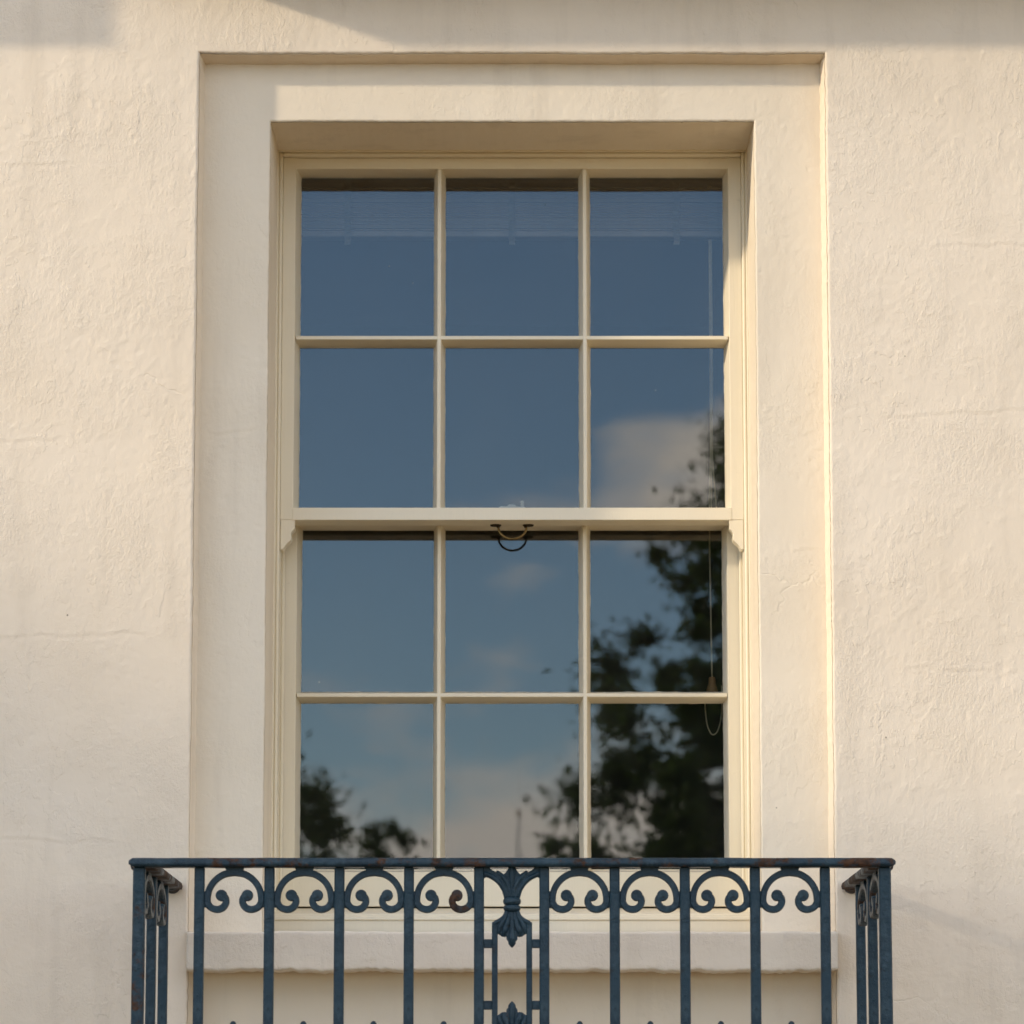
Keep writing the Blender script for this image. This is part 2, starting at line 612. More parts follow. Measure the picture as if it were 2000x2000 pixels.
M_BRASS_DK = plain('dark_bronze', (.05, .035, .02), .45, .8, var=.3, scale=50)
M_LATCH = plain('ivory_painted_metal', (.70, .64, .55), .4, var=.1)
M_GRAVEL = plain('brown_gravel', (.22, .13, .04), .95, var=.25, scale=18, bumpd=.01, bs=.6)
M_BARK = plain('grey_brown_bark', (.09, .065, .045), .9, var=.3, scale=14, bumpd=.01, bs=.6)
M_SLAB = make_stucco('pale_balcony_stone', (.62, .56, .47), (.5, .45, .37), grit=1.1)

def make_leaf(name, a, b):
    m, t, p = new_mat(name)
    v = obj_coord(t)
    c = mixrgb(t, ramp(t, noise(t, v, 1.3, 4), .3, .7), (*a, 1), (*b, 1))
    t.links.new(c, p.inputs['Base Color'])
    p.inputs['Roughness'].default_value = .55
    p.inputs['Specular IOR Level'].default_value = .3
    tl = N(t, 'ShaderNodeBsdfTranslucent')
    t.links.new(mixrgb(t, .6, c, (.16, .26, .04, 1)), tl.inputs['Color'])
    mx = N(t, 'ShaderNodeMixShader')
    mx.inputs[0].default_value = .38
    t.links.new(p.outputs[0], mx.inputs[1])
    t.links.new(tl.outputs[0], mx.inputs[2])
    t.links.new(mx.outputs[0], t.nodes['Material Output'].inputs['Surface'])
    return m
M_LEAF = make_leaf('deep_green_leaves', (.030, .055, .016), (.065, .10, .028))
M_LEAF2 = make_leaf('mid_green_leaves', (.035, .065, .018), (.08, .115, .032))

# ------------------------------------------------------------------ ground
bm = bmesh.new()
S = 600
for a, b in ((-S, -S), (S, -S), (S, S), (-S, S)):
    bm.verts.new((a, b, -1.7))
bm.faces.new(bm.verts)
ground = tag(from_bm('ground', bm, M_GRAVEL), kind='structure')

# ------------------------------------------------------------------ house front
house = tag(empty('house', (0, .2, -1.7)), 'cream rendered house front with a shallow recess round the tall window', 'house')

def graded(lo, f0, f1, hi, fine, coarse):
    a = np.arange(f0, f1 + 1e-6, fine)
    k, left = f0, []
    st = fine
    while k > lo:
        st = min(st * 1.35, coarse)
        k -= st
        left.append(max(k, lo))
    k, right = f1, []
    st = fine
    while k < hi:
        st = min(st * 1.35, coarse)
        k += st
        right.append(min(k, hi))
    return np.concatenate([left[::-1], a, right])

wall_cracks = [(-1.35, -.80, 1.115, .02, 3), (-1.30, -.86, .668, -.03, 9), (.95, 1.35, 2.02, .01, 5), (-1.2, -.98, 2.205, .06, 12),
               (.74, .92, .497, .10, 15), (.82, 1.2, 1.62, .05, 18), (-1.22, -1.0, 1.565, .03, 21), (.86, 1.1, 1.05, -.04, 24)]
wall = panel('wall', graded(-6.5, -1.26, 1.26, 6.5, .0046, .5), graded(-1.72, .2, 2.68, 5.2, .0046, .5),
             (-.722, .722, -.95, 2.478), 0, .075, 8, M_WALL, house, 3, rough=1.0, radius=.006, wob=.0009, splay=.009, lines=wall_cracks)
recess = panel('recessed_surround', graded(-.80, -.74, .74, .80, .0046, .03), graded(-1.02, .2, 2.53, 2.56, .0046, .03),
               (-.561, .561, .40, 2.333), .067, .268, 22, M_RECESS, house, 57, rough=1.0, radius=.005, wob=.0007, splay=.002,
               lines=[(-.72, -.56, 1.595, .06, 31), (.60, .72, 1.32, .03, 33)])
sill = noisy_block('stone_sill', -.7210, .7220, -.050, .30, .370, .456, M_SILL, house, step=.0055, rad=.006, seed=91, tilt=.012)
# body of the house behind the front
box('side_wall', -6.5, -6.2, .02, 6, -1.7, 5.19, M_SLAB, house)
box('side_wall', 6.2, 6.5, .02, 6, -1.7, 5.19, M_SLAB, house)
box('back_wall', -6.2, 6.2, 5.7, 6, -1.7, 5.19, M_SLAB, house)
bm = bmesh.new()
add_prism(bm, [(-.45, 5.2), (6.3, 5.2), (6.3, 5.35), (3, 7.2), (-.45, 5.35)], 'x', -6.9, 6.9)
from_bm('roof', bm, plain('slate_roof', (.08, .085, .1), .7), house)
# balcony floor under this window and those of the floor above (their shadows fall across the top of the wall)
def slab(x0, x1, p, z0, z1):
    bm = bmesh.new()
    add_prism(bm, [(.02, z0), (-p, z0), (-p, z1), (.02, z1)], 'x', x0, x1)
    bmesh.ops.recalc_face_normals(bm, faces=bm.faces)
    bmesh.ops.bevel(bm, geom=list(bm.edges), offset=.008, segments=2, affect='EDGES', profile=.5)
    return from_bm('balcony_slab', bm, M_SLAB, house)
slab(-.83, .83, .80, -.46, -.335)
UB_Z = 2.486 + .95 * .225
slab(-.855, 1.8, .225, UB_Z, UB_Z + .20)
slab(-4.0, -1.510, .225, UB_Z, UB_Z + .20)

# ------------------------------------------------------------------ room behind the glass
room = tag(empty('room', (0, 2.5, -.6)), kind='structure')
room.location.y += .03
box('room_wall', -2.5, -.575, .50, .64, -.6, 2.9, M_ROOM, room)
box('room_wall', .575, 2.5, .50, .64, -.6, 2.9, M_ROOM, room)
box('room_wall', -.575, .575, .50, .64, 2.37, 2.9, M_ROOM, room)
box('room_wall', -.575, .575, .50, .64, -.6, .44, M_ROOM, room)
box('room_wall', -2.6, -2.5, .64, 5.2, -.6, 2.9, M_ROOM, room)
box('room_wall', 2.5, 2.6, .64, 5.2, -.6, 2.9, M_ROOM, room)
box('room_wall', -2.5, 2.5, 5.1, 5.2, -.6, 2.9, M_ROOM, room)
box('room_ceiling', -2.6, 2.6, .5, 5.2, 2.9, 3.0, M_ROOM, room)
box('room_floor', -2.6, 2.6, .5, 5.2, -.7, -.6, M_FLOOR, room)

# ------------------------------------------------------------------ sash window
win = tag(empty('sash_window', (0, .4, .44)), 'tall cream painted sash window with twelve panes, set in the rendered recess', 'window')
frame = empty('frame', (0, .4, .44), win)
frame['label'] = 'cream painted box frame round both sashes'
def fbox(n, *a, bevel=.0015):
    return box(n, *a, M_WOOD, frame, bevel)
# jambs: outer lining with a bead, pulley stile, parting bead
for s in (-1, 1):
    def sx(a, b):
        return (a, b) if s > 0 else (-b, -a)
    fbox('outer_lining', *sx(.5535, .575), .298, .500, .44, 2.345)
    fbox('bead', *sx(.5450, .5535), .3045, .500, .44, 2.3200, bevel=.003)
    fbox('parting_bead', *sx(.5375, .5450), .4125, .4205, .44, 2.3115, bevel=.002)
    fbox('pulley_stile', *sx(.5390, .5450), .436, .500, .44, 2.3115, bevel=.001)
fbox('outer_lining', -.5535, .5535, .2985, .500, 2.3200, 2.345)
fbox('bead', -.5450, .5450, .3050, .500, 2.3115, 2.3200, bevel=.003)
# timber sill: front board, weathered slope, stop
prism('timber_sill', [(.284, .440), (.284, .512), (.300, .519), (.455, .537), (.500, .537), (.500, .440)], 'x', -.5535, .5535, M_WOOD, frame, .002)
box('sill_moulding', -.5485, .5485, .2795, .2845, .4985, .5075, M_WOOD, frame, .0018)

GLZ = []
def sash(name, label, yf, x_out, x_flat, x_gl, z_top, z_topflat, z_g1, z_g0, z_botflat, z_bot, zbar, yback, meeting):
    sx0 = empty(name, (0, yf, z_bot), win)
    sx0['label'] = label
    yg = yf + (.055 if meeting else .060)
    yb = yg + .018
    for s in (-1, 1):
        prism('stile', [(s * x_out, yf), (s * x_flat, yf), (s * x_gl, yg), (s * x_gl, yb), (s * x_out, yb)], 'z', z_bot, z_top, M_WOOD, sx0, .0008)
    e = .0006
    x = x_flat + .001
    prism('top_rail', [(yf + e, z_top - e), (yf + e, z_topflat), (yg, z_g1), (yb - e, z_g1), (yb - e, z_top - e)], 'x', -x, x, M_WOOD, sx0, .0008)
    pb = (yf - .0012) if meeting else yf + e
    prism('bottom_rail', [(pb, z_bot - (.0008 if meeting else -e)), (pb, z_botflat), (yg, z_g0), (yback, z_g0), (yback, z_bot - (.0008 if meeting else -e))], 'x', -x, x, M_WOOD, sx0, .0008)
    hw, nib = .01275, .0042
    xb = (-.1725, .1725)
    for c in xb:
        prism('glazing_bar', [(c - nib, yf + .002), (c + nib, yf + .002), (c + hw, yg), (c + hw, yb - .004), (c - hw, yb - .004), (c - hw, yg)], 'z', z_g0 - .006, z_g1 + .006, M_WOOD, sx0, .0007)
    prism('glazing_bar', [(yf + .0026, zbar + nib), (yf + .0026, zbar - nib), (yg, zbar - hw), (yb - .0045, zbar - hw), (yb - .0045, zbar + hw), (yg, zbar + hw)], 'x', -x_gl - .006, x_gl + .006, M_WOOD, sx0, .0007)
    xe = [-x_gl, -.1725, .1725, x_gl]
    ze = [z_g0, zbar, z_g1]
    for r in range(2):
        for c in range(3):
            a, b = xe[c], xe[c + 1]
            za, zb = ze[r], ze[r + 1]
            bm = bmesh.new()
            add_box(bm, a - .004, b + .004, yg + .0012, yg + .0042, za - .004, zb + .004)
            cx, cz = (a + b) / 2, (za + zb) / 2
            rot = Matrix.Rotation(math.radians(random.uniform(-.07, .07)), 4, 'Z') @ Matrix.Rotation(math.radians(random.uniform(-.06, .06)), 4, 'X')
            T = Matrix.Translation((cx, yg + .0027, cz))
            bmesh.ops.transform(bm, matrix=T @ rot @ T.inverted(), verts=bm.verts)
            from_bm('pane', bm, M_GLASS, sx0)
    # wavering line of putty left on the glass
    for r in range(2):
        for c in range(3):
            a = (xe[c] if c == 0 else xe[c] + hw)
            b = (xe[c + 1] if c == 2 else xe[c + 1] - hw)
            za = (ze[r] if r == 0 else ze[r] + hw)
            zb = (ze[r + 1] if r == 1 else ze[r + 1] - hw)
            bm = bmesh.new()
            def strip(p0, p1, inward):
                L = (Vector(p1) - Vector(p0)).length
                n = int(L / .008)
                o = random.random() * 50
                q = []
                for k in range(n + 1):
                    f = k / n
                    u = Vector(p0).lerp(Vector(p1), f)
                    w = .0010 + .0014 * max(0, float(fbm(np.array([f * L]), np.array([o]), .035, 3, 5)[0]) + .15)
                    q.append((bm.verts.new((u.x, yg - .0035, u.z)), bm.verts.new((u.x + inward[0] * w, yg + .0008, u.z + inward[1] * w))))
                for q0, q1 in zip(q, q[1:]):
                    bm.faces.new((q0[0], q1[0], q1[1], q0[1]))
            strip((a, 0, za), (b, 0, za), (0, 1))
            strip((b, 0, zb), (a, 0, zb), (0, -1))
            strip((a, 0, zb), (a, 0, za), (1, 0))
            strip((b, 0, za), (b, 0, zb), (-1, 0))
            from_bm('putty', bm, M_WOOD, sx0, True)
    return sx0

upper = sash('upper_sash', 'fixed upper sash of six panes with moulded horns', .325, .5445, .5145, .505, 2.3110, 2.2845, 2.2775, 1.4700, 1.4665, 1.4382, 1.8745, .412, True)
lower = sash('lower_sash', 'lower sash of six panes set behind the upper one', .425, .5385, .510, .5015, 1.4830, 1.4450, 1.4386, .6280, .6190, .5379, 1.0356, .470, False)

# the whole window stands 3 cm deeper in its reveal (dimensions follow)
win.location.y += .03
win.location.z = .44 * 1.0033
win.scale = (1.0033, 1, 1.0033)

# horns on the upper sash
HORN = [(.0000, .0005), (.0350, .0005), (.0330, -.0130), (.0335, -.0215), (.0270, -.0280), (.0245, -.0335), (.0262, -.0420), (.0243, -.0490), (.0180, -.0545), (.0118, -.0605), (.0065, -.0705), (.0000, -.0705)]
for s in (-1, 1):
    pts = [(s * (.5440 - a), 1.4382 + b) for a, b in HORN]
    bm = bmesh.new()
    add_prism(bm, pts, 'y', .3262, .368)
    bmesh.ops.recalc_face_normals(bm, faces=bm.faces)
    bmesh.ops.bevel(bm, geom=[e for e in bm.edges if abs(e.verts[0].co.y - .3262) < 1e-5 and abs(e.verts[1].co.y - .3262) < 1e-5], offset=.0012, segments=1, affect='EDGES')
    from_bm('sash_horn', bm, M_WOOD, upper)

# D-shaped lift under the meeting rail
lift = empty('sash_lift', (0, .398, 1.4375), win)
lift['label'] = 'small brass D-shaped pull hanging below the meeting rail'
bm = bmesh.new()
pts = []
for k in range(25):
    a = math.pi * k / 24
    pts.append((.001 - .0335 * math.cos(a), .397 - .004 * math.sin(a), 1.4345 - .0315 * math.sin(a) ** .9))
add_tube(bm, pts, .0027, 10)
from_bm('bail', bm, M_BRASS, lift, True)
for s in (-1, 1):
    bm = bmesh.new()
    add_lathe(bm, (s * .0385, .397, 1.4330), [(.0105, 0), (.0130, .0014), (.0130, .0046)], 16, 'z', .75)
    add_lathe(bm, (s * .0325, .397, 1.4300), [(.0030, 0), (.0042, .0015), (.0042, .0040)], 10)
    from_bm('base_plate', bm, M_BRASS_DK, lift, True)

# fastener on top of the lower sash, seen through the glass
fast = empty('sash_fastener', (0, .447, 1.484), win)
fast['label'] = 'pale lever catch standing on the top of the lower sash'
prism('catch_plate', [(-.034, 1.4825), (-.028, 1.4885), (-.021, 1.4885), (-.012, 1.4885), (-.008, 1.4925), (.006, 1.4925), (.011, 1.4885), (.030, 1.4875), (.030, 1.4825)], 'y', .438, .458, M_LATCH, fast, .001)
bm = bmesh.new()
add_lathe(bm, (.0245, .446, 1.4870), [(.0034, 0), (.0026, .0030), (.0040, .0050), (.0044, .0068), (.0028, .0088), (.0042, .0105), (.0046, .0130), (.0030, .0150), (.0008, .0158)], 14)
from_bm('knob', bm, M_LATCH, fast, True)

# ------------------------------------------------------------------ venetian blind, drawn up
blind = tag(empty('venetian_blind', (0, .545, 2.17)), 'drawn-up ivory venetian blind with cords, behind the top panes', 'blind')
blind.location.y += .03
box('headrail', -.528, .528, .520, .570, 2.305, 2.345, M_BLIND, blind, .002)
bm = bmesh.new()
prof = []
for k in range(7):
    u = -1 + k / 3
    prof.append((.545 + .0245 * u, .0018 * (1 - u * u)))
prof += [(p[0], p[1] - .0034) for p in prof[::-1]]
add_prism(bm, prof, 'x', -.526, .526)
slat = from_bm('slat', bm, M_BLIND, blind)
for k in range(20):
    o = slat if k == 0 else slat.copy()
    if k:
        COL.objects.link(o)
    o.location.z = 2.1905 + k * .0054 + random.uniform(-.0005, .0005)
    o.location.y = random.uniform(-.002, .002)
box('bottom_rail', -.527, .527, .522, .568, 2.1715, 2.1865, M_BLIND, blind, .003, 2)
for x in (-.40, 0, .40):
    bm = bmesh.new()
    n = 22
    q = []
    for k in range(n + 1):
        z = 2.150 + (2.31 - 2.150) * k / n
        y = .5165 - .0022 * (k % 2)
        w = random.uniform(-.0012, .0012)
        q.append([bm.verts.new((x - .0075 + w, y, z)), bm.verts.new((x + .0075 + w, y, z))])
    for a, b in zip(q, q[1:]):
        bm.faces.new((a[0], a[1], b[1], b[0]))
    bmesh.ops.solidify(bm, geom=list(bm.faces), thickness=.0008)
    from_bm('ladder_tape', bm, M_TAPE, blind)
def cord(pts, r, sub=5):
    bm = bmesh.new()
    add_tube(bm, [tuple(p) for p in spline(pts, sub)], r, 7)
    return from_bm('cord', bm, M_CORD, blind, True)
cord([(.4812, .55, 2.31), (.4815, .55, 2.0), (.4812, .55, 1.75), (.4800, .55, 1.62), (.4765, .55, 1.50), (.4775, .55, 1.30), (.4797, .55, 1.094)], .0019)
cord([(.4848, .551, 2.31), (.4850, .551, 2.0), (.4846, .551, 1.75), (.4830, .551, 1.62), (.4812, .551, 1.51), (.481, .551, 1.478)], .0019)
cord([(.4858, .552, 2.31), (.4868, .552, 1.9), (.4852, .552, 1.70), (.4858, .552, 1.62), (.4925, .552, 1.525), (.497, .552, 1.47)], .0017)
cord([(.4640, .55, 1.060), (.4625, .55, 1.028), (.4665, .55, .985), (.4750, .55, .962), (.4830, .55, .9575), (.4920, .55, .966), (.4995, .55, .992), (.5030, .55, 1.028), (.5030, .55, 1.075)], .0017)
bm = bmesh.new()
add_lathe(bm, (.4797, .55, 1.058), [(.0135, 0), (.0140, .004), (.0118, .012), (.0090, .022), (.0082, .030), (.0078, .036), (.0060, .0378)], 18)
from_bm('tassel', bm, M_TASSEL, blind, True)['label'] = 'small turned wooden cord pull'

# ------------------------------------------------------------------ iron balcony railing
YF = -.72
rail = tag(empty('balcony_railing', (0, YF, -.335)), 'dark blue wrought iron balcony railing with scrolls below its handrail', 'railing')
RZ = .571
def handrail_section():
    w, h = .0245, .0190
    return [(-w, -h), (-w - .0018, -h * .62), (-w + .0005, -h * .25), (-w + .006, -.0008), (-w * .3, 0), (w * .3, 0), (w - .006, -.0008), (w - .0005, -h * .25), (w + .0018, -h * .62), (w, -h)]
sec = handrail_section()
def sweep(name, p0, p1, mat, n=60, jig=.0006, seed=1):
    p0, p1 = Vector(p0), Vector(p1)
    t = (p1 - p0).normalized()
    u = Vector((0, 0, 1)).cross(t)
    bm = bmesh.new()
    rings = []
    ff = np.linspace(0, 1, n)
    L = (p1 - p0).length
    wz = fbm(ff * L, ff * 0 + seed, .06, 3, seed) * jig
    for k, f in enumerate(ff):
        end = min(f, 1 - f) * L
        sc = math.sqrt(max(0, 1 - max(0, 1 - end / .012) ** 2)) * .55 + .45 if end < .012 else 1
        c = p0.lerp(p1, f)
        rings.append([bm.verts.new(c + u * a * (.6 + .4 * sc) + Vector((0, 0, (b + .0095) * sc - .0095 + wz[k]))) for a, b in sec])
    m = len(sec)
    for a, b in zip(rings, rings[1:]):
        for k in range(m):
            bm.faces.new((a[k], a[(k + 1) % m], b[(k + 1) % m], b[k]))
    bm.faces.new(rings[0][::-1])
    bm.faces.new(rings[-1])
    return from_bm(name, bm, mat, rail, True)
sweep('handrail', (-.7850, YF, RZ), (.7855, YF, RZ), M_IRON_WORN, 220)['label'] = 'handrail with chipped paint and rust patches'
for s in (-1, 1):
    o = sweep('side_handrail', (s * .7605, YF + .027, RZ - .001), (s * .7605, .004, RZ - .001), M_IRON_RUST, 60, seed=4 + s)
    bm = bmesh.new()
    add_lathe(bm, (s * .757, -.022, RZ - .012), [(.006, -.006), (.010, -.004), (.011, 0), (.013, .008), (.016, .016), (.019, .030)], 14, 'y')
    from_bm('wall_bracket', bm, M_IRON_RUST, rail, True)

ZB = -.30
def bar(name, x, y, w, mat, z1=RZ - .0185):
    bm = bmesh.new()
    h = w / 2
    add_box(bm, -h, h, -h, h, ZB, z1, w * .13)
    # split along the length for a hammered waver
    o = from_bm(name, bm, mat, rail)
    o.location = (x, y, 0)
    return o
BX = [-.6405, -.4972, -.3537, -.2112, -.0676, .0662, .2103, .3542, .4980, .6416]
bars = []
protob = bar('baluster', BX[0], YF, .0205, M_IRON)
for k, x in enumerate(BX[1:]):
    o = protob.copy()
    COL.objects.link(o)
    o.location.x = x
    o.rotation_euler.z = math.radians(random.uniform(-1.5, 1.5))
SIDE_Y = (-.433, -.146)
for s in (-1, 1):
    o = bar('corner_post', s * .7640, YF, .0250, M_IRON_WORN if s < 0 else M_IRON)
    for y in SIDE_Y:
        o = protob.copy()
        COL.objects.link(o)
        o.location = (s * .7640, y, 0)

# C scroll: drawn in units of its circle, then scaled; local x across, z up, origin at circle centre
CL = [(0, 205), (-78, 189.5), (-145, 145), (-189.5, 78), (-204, 0), (-196, -37), (-170, -64), (-127, -75), (-87, -61), (-64, -26), (-69, 8), (-98, 30)]
CW = [28, 26, 25, 24.5, 25, 26, 26, 27, 27, 26, 29, 36]
U = 1 / (3.864 * 955)
def scroll_mesh(name, half, mats, sx=1.0):
    bm = bmesh.new()
    c = spline([(p[0], p[1], w) for p, w in zip(CL, CW)], 6)
    th = .0088
    for s in (-1, 1):
        rings = []
        for i, q in enumerate(c):
            a, b = c[max(i - 1, 0)], c[min(i + 1, len(c) - 1)]
            t = np.array([b[0] - a[0], b[1] - a[1]])
            t /= np.linalg.norm(t)
            n = np.array([-t[1], t[0]])
            w = q[2]
            ring = []
            for (e, yy) in ((-1, .55), (-.72, 1), (.72, 1), (1, .55), (1, -.55), (.72, -1), (-.72, -1), (-1, -.55)):
                px = (q[0] + n[0] * w * e) * U * sx * -s
                pz = (q[1] + n[1] * w * e) * U
                ring.append(bm.verts.new((px, -yy * th, pz)))
            rings.append(ring)
        for i, (a, b) in enumerate(zip(rings, rings[1:])):
            for k in range(8):
                f = bm.faces.new((a[k], a[(k + 1) % 8], b[(k + 1) % 8], b[k]))
                f.material_index = 1 if (s > 0 and len(mats) > 1 and i > len(rings) * .50) else 0
        bm.faces.new(rings[0])
        bm.faces.new(rings[-1])
        n0 = len(bm.faces)
        add_lathe(bm, (98 * U * sx * s, 0, 31 * U), [(38 * U, -th * 1.06), (44 * U, -th * .6), (44 * U, th * .6), (38 * U, th * 1.06)], 18, 'y')
        if len(mats) > 1 and s > 0:
            bm.faces.ensure_lookup_table()
            for f in list(bm.faces)[n0:]:
                f.material_index = 1
    # neck up to the handrail
    top = (RZ - .0185) - half
    
    add_prism(bm, [(-.0205 * sx, top), (.0205 * sx, top), (.0175 * sx, top - .006), (.0165 * sx, 200 * U), (-.0165 * sx, 200 * U), (-.0175 * sx, top - .006)], 'y', -.0085, .0085)
    # little lugs to the bars each side
    for s in (-1, 1):
        for zz in (42 * U, -40 * U):
            add_box(bm, min(s * 196 * U * sx, s * 233 * U * sx), max(s * 196 * U * sx, s * 233 * U * sx), -.0065, .0065, zz - .0055, zz + .0055, .0015)
    bmesh.ops.recalc_face_normals(bm, faces=bm.faces)
    me = bpy.data.meshes.new(name)
    bm.to_mesh(me)
    bm.free()
    for m in mats:
        me.materials.append(m)
    return me
SCZ = .4860
sm = scroll_mesh('scroll', SCZ, [M_IRON])
smr = scroll_mesh('scroll_rusted', SCZ, [M_IRON, M_IRON_RUST])
cx = [(BX[i] + BX[i + 1]) / 2 for i in range(9) if i != 4]
def put(name, me, loc, rz=0, label=None):
    o = bpy.data.objects.new(name, me)
    COL.objects.link(o)
    adopt(o, rail)
    o.location = loc
    o.rotation_euler.z = rz
    if label:
        o['label'] = label
    return o
for k, x in enumerate(cx):
    put('scroll', smr if k == 3 else sm, (x, YF, SCZ), 0, 'scroll with one corroded, crumbling curl' if k == 3 else None)
sms = scroll_mesh('scroll_side', SCZ, [M_IRON_WORN], 2.05)
for s in (-1, 1):
    for y in ((YF + SIDE_Y[0]) / 2, (SIDE_Y[0] + SIDE_Y[1]) / 2):
        put('scroll', sms, (s * .7640, y, SCZ), math.pi / 2)
# lower band: rail with ball finials, just showing at the foot of the picture
MIDZ = .150
box('lower_rail', -.752, .752, YF - .007, YF + .007, MIDZ - .010, MIDZ + .010, M_IRON, rail, .002)
bm = bmesh.new()
add_lathe(bm, (0, 0, 0), [(.0045, .009), (.0035, .060), (.0035, .070), (.0052, .0735), (.0068, .0785), (.0064, .0840), (.0040, .0880), (.0010, .0892)], 12)
bmesh.ops.recalc_face_normals(bm, faces=bm.faces)
fm = bpy.data.meshes.new('ball_finial')
bm.to_mesh(fm); bm.free()
fm.materials.append(M_IRON)
fm.polygons.foreach_set('use_smooth', [True] * len(fm.polygons))
for x in cx:
    put('ball_finial', fm, (x, YF, MIDZ))
box('bottom_rail', -.752, .752, YF - .009, YF + .009, -.285, -.262, M_IRON, rail, .003)

# central panel
cp = empty('central_panel', (0, YF, .333), rail)
cp['label'] = 'narrow ornamental panel with palmettes between two bars'
def C(px, py):
    return ((px - 960) / 9225, RZ - (py - 58) / 9225)
MIR = .3335
def plate(name, right, th, y=YF, mirror=False, bev=.0022):
    pts = [C(*p) for p in right]
    pts = pts + [(-x, z) for x, z in pts[::-1] if abs(x) > 1e-6]
    if mirror:
        pts = [(x, 2 * MIR - z) for x, z in pts]
    bm = bmesh.new()
    add_prism(bm, pts, 'y', y - th, y + th)
    bmesh.ops.recalc_face_normals(bm, faces=bm.faces)
    ed = [e for e in bm.edges if abs(e.verts[0].co.y - e.verts[1].co.y) < 1e-6]
    bmesh.ops.bevel(bm, geom=ed, offset=bev, segments=2, affect='EDGES', profile=.5, clamp_overlap=True)
    return from_bm(name, bm, M_IRON, cp)
def vein(pts, radii, mirror=False, both=True, name='leaf'):
    for s in ((-1, 1) if both else (1,)):
        bm = bmesh.new()
        q = spline([(*C(*p), r) for p, r in zip(pts, radii)], 5)
        P = [(s * a[0], YF - .0055, (2 * MIR - a[1]) if mirror else a[1]) for a in q]
        add_tube(bm, P, [a[2] for a in q], 8, .95)
        from_bm(name, bm, M_IRON, cp, True)
fan = [(960, 196), (1020, 196), (1036, 262), (1078, 332), (1118, 368), (1180, 322), (1226, 296), (1252, 300), (1262, 328), (1330, 292), (1380, 245), (1386, 196), (1502, 196),
       (1502, 425), (1478, 440), (1450, 420), (1400, 430), (1310, 478), (1215, 570), (1150, 680), (1104, 838), (960, 838)]
plate('palmette', fan, .0075)
vein([(975, 800), (962, 640), (960, 470), (960, 330), (960, 215)], [.0028, .0042, .0062, .0072, .0045], both=False)
vein([(1000, 800), (1010, 660), (1060, 520), (1140, 410), (1236, 318)], [.0030, .0042, .0054, .0054, .0026])
vein([(1065, 800), (1110, 660), (1200, 520), (1320, 420), (1480, 350)], [.0034, .0046, .0056, .0060, .0060])
for (py, hw, hh) in ((876, 172, 72), (1002, 164, 64)):
    bm = bmesh.new()
    x, z = C(960, py)
    R_ = hw / 9225
    H_ = hh / 9225
    add_lathe(bm, (0, YF, z), [(R_ * .72, -H_), (R_ * .92, -H_ * .7), (R_, -H_ * .1), (R_ * .97, H_ * .4), (R_ * .84, H_ * .85), (R_ * .66, H_)], 20, 'z', .85)
    from_bm('collar', bm, M_IRON, cp, True)
leafp = [(960, 1030), (1076, 1030), (1106, 1130), (1165, 1200), (1250, 1248), (1332, 1268), (1332, 1470), (1228, 1488), (1195, 1506), (1150, 1540), (1100, 1548), (1068, 1538), (1062, 1596),
         (1034, 1630), (1030, 1672), (1002, 1712), (960, 1752)]
plate('pendant_leaf', leafp, .0070)
plate('pendant_leaf', leafp, .0070, mirror=True)
for mir in (False, True):
    vein([(960, 1060), (960, 1200), (960, 1400), (960, 1580), (960, 1720)], [.0034, .0050, .0058, .0070, .0030], mir, False)
    vein([(1000, 1060), (1020, 1180), (1060, 1330), (1095, 1430), (1120, 1520)], [.0030, .0046, .0062, .0066, .0030], mir)
    vein([(1050, 1060), (1085, 1180), (1140, 1270), (1190, 1370), (1210, 1480)], [.0030, .0044, .0056, .0056, .0034], mir)
    vein([(1070, 1060), (1105, 1160), (1180, 1230), (1260, 1275), (1300, 1300)], [.0032, .0042, .0046, .0048, .0040], mir)
for s in (-1, 1):
    box('inner_bar', s * .0352 - .0060, s * .0352 + .0060, YF - .0080, YF + .0080, 2 * MIR - .4395, .4395, M_IRON, cp, .0016)
    for zc in (.396, 2 * MIR - .396):
        a, b = sorted((s * .0405, s * .0580))
        box('connector', a, b, YF - .0062, YF + .0062, zc - .0090, zc + .0090, M_IRON, cp, .0014)

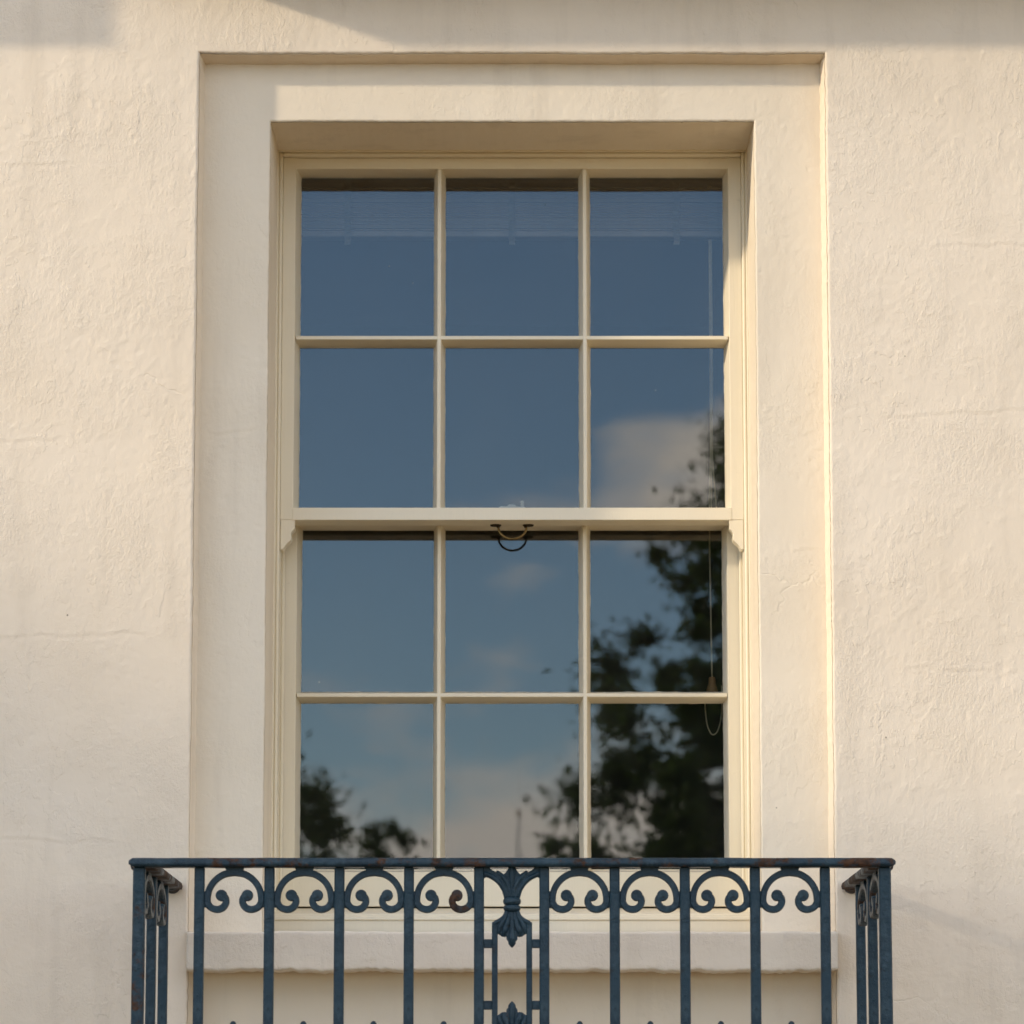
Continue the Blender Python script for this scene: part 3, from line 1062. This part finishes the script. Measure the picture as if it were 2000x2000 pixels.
# ------------------------------------------------------------------ trees facing the house (mirrored in the panes)
def tree(name, label, base, height, crown_z0, rad, n_leaf, leaf, mat, seed, lean=0.0, clumps=60, shape=1.0):
    rng = np.random.RandomState(seed)
    root = tag(empty(name, base), label, 'tree', 'trees facing the house')
    bx, by, bz = base
    bm = bmesh.new()
    tp = [(bx + lean * f * f * height * .8, by + .1 * math.sin(3 * f), bz + f * height * .86) for f in np.linspace(0, 1, 9)]
    add_tube(bm, tp, [.035 * height * (1 - .88 * f) * .5 for f in np.linspace(0, 1, 9)], 9)
    for k in range(14):
        f = rng.uniform(.25, .85)
        a = rng.uniform(0, 2 * math.pi)
        L = rad * rng.uniform(.5, .95) * (1.1 - .6 * f)
        p = Vector(tp[int(f * 8)])
        q = [p + Vector((math.cos(a), math.sin(a), 0)) * L * g + Vector((0, 0, L * .55 * g ** .7)) for g in np.linspace(0, 1, 5)]
        add_tube(bm, q, [.012 * height * (1 - f * .7) * (1 - .8 * g) * .5 for g in np.linspace(0, 1, 5)], 6)
    from_bm('trunk', bm, M_BARK, root, True)
    cz = []
    for k in range(clumps):
        f = rng.rand() ** .9
        zc = bz + crown_z0 + (height - crown_z0) * f
        rr = rad * math.sin(math.pi * min(1, (.12 + .86 * f)) ** shape) ** .75
        a = rng.uniform(0, 2 * math.pi)
        r = rr * math.sqrt(rng.uniform(.05, 1))
        cz.append((bx + lean * f * f * height * .8 + r * math.cos(a), by + r * math.sin(a), zc, rng.uniform(.12, .5) * rad * .40 * (1.15 - .5 * f)))
    cz = np.array(cz)
    pick = rng.randint(0, len(cz), n_leaf)
    d = rng.normal(size=(n_leaf, 3))
    d /= np.linalg.norm(d, axis=1)[:, None]
    r = cz[pick, 3] * np.abs(rng.normal(size=n_leaf)) * .75
    P = cz[pick, :3] + d * r[:, None] * np.array([1, 1, .8])
    t = rng.normal(size=(n_leaf, 3)); t[:, 2] -= .5
    t /= np.linalg.norm(t, axis=1)[:, None]
    b = np.cross(t, rng.normal(size=(n_leaf, 3)))
    b /= np.linalg.norm(b, axis=1)[:, None]
    s = leaf * rng.uniform(.6, 1.3, n_leaf)[:, None]
    V = np.stack([P - t * s, P + b * s * .5, P + t * s, P - b * s * .5], 1).reshape(-1, 3)
    F = np.arange(n_leaf * 4)
    me = bpy.data.meshes.new('crown')
    me.vertices.add(len(V)); me.vertices.foreach_set('co', V.ravel())
    me.loops.add(len(F)); me.loops.foreach_set('vertex_index', F)
    me.polygons.add(n_leaf)
    me.polygons.foreach_set('loop_start', np.arange(0, len(F), 4))
    me.polygons.foreach_set('loop_total', np.full(n_leaf, 4))
    me.update(calc_edges=True)
    link('crown', me, mat, root)
    return root
tree('broad_tree', 'tall dark broadleaf tree mirrored in the right-hand panes', (2.90, -30, -1.7), 9.4, .3, 2.40, 130000, .058, M_LEAF, 5, .02, 520, .95)
tree('small_tree', 'small leafy tree mirrored low in the bottom left pane', (-2.75, -29, -1.7), 5.85, .5, 2.1, 30000, .055, M_LEAF2, 8, .0, 230)
tree('bushy_evergreen', 'dense low evergreen below the dark tree in the bottom right pane', (2.25, -31.5, -1.7), 6.5, .1, 1.15, 70000, .058, M_LEAF, 33, .0, 240, .8)
tree('low_bush', 'low bush right of the small tree in the bottom left pane', (-1.25, -30, -1.7), 4.85, .5, 1.1, 4200, .055, M_LEAF2, 17, .0, 120)
tree('young_tree', 'slender young tree mirrored beside the dark tree in the bottom panes', (.62, -33, -1.7), 5.0, 1.2, .8, 3000, .08, M_LEAF2, 12, .0, 34)
pole = tag(empty('flagpole', (.056, -45, -1.7)), 'slim pale flagpole mirrored in the bottom centre pane', 'flagpole')
bm = bmesh.new()
add_tube(bm, [(.056, -45, -1.7), (.056, -45, 1.5), (.056, -45, 4.45)], [.045, .03, .017], 10)
from_bm('pole', bm, plain('white_paint', (.75, .72, .66), .4, var=.05), pole, True)
bm = bmesh.new()
add_lathe(bm, (.056, -45, 4.44), [(.018, 0), (.032, .02), (.040, .05), (.032, .08), (.005, .10)], 12)
from_bm('finial', bm, M_BRASS, pole, True)
bm = bmesh.new()
add_lathe(bm, (.056, -45, -1.7), [(.20, 0), (.20, .10), (.12, .14), (.06, .30), (.05, .32)], 16)
from_bm('base', bm, M_SLAB, pole, True)
# west of the house: a round tree and a tall hedge whose soft shade lies over the lower wall
T_ = 4.6
tree('round_tree', 'round crowned tree shading the lower wall from the left', (-2.35 - 2.7 * T_, -T_, -1.7), 1.45 + .95 * T_ + 1.7, 2.2, 2.15, 15000, .10, M_LEAF2, 21, .0, 300)
hedge = tag(empty('hedge', (.2 - 2.7 * T_, -T_, -1.7)), 'tall leafy hedge standing left of the house', 'hedge')
rng = np.random.RandomState(3)
n_ = 24000
top = .20 + .95 * T_
P = np.stack([rng.uniform(-3.2, 2.6, n_) + .2 - 2.7 * T_, rng.normal(0, .30, n_) - T_, -1.7 + (top + 1.7) * rng.rand(n_) ** .8], 1)
P[:, 2] += .06 * fbm(P[:, 0], P[:, 1], .5, 2, 4)
d_ = rng.normal(size=(n_, 3)); d_ /= np.linalg.norm(d_, axis=1)[:, None]
e_ = np.cross(d_, rng.normal(size=(n_, 3))); e_ /= np.linalg.norm(e_, axis=1)[:, None]
V = np.stack([P - d_ * .10, P + e_ * .055, P + d_ * .10, P - e_ * .055], 1).reshape(-1, 3)
me = bpy.data.meshes.new('foliage')
me.from_pydata(V.tolist(), [], np.arange(n_ * 4).reshape(-1, 4).tolist())
link('foliage', me, M_LEAF, hedge)
for k in range(9):
    bm = bmesh.new()
    x = .2 - 2.7 * T_ - 2.9 + k * .68
    add_tube(bm, [(x, -T_, -1.75), (x + .05, -T_ + .03, 1.0), (x - .02, -T_, top - .6)], [.07, .05, .015], 7)
    from_bm('stem', bm, M_BARK, hedge, True)
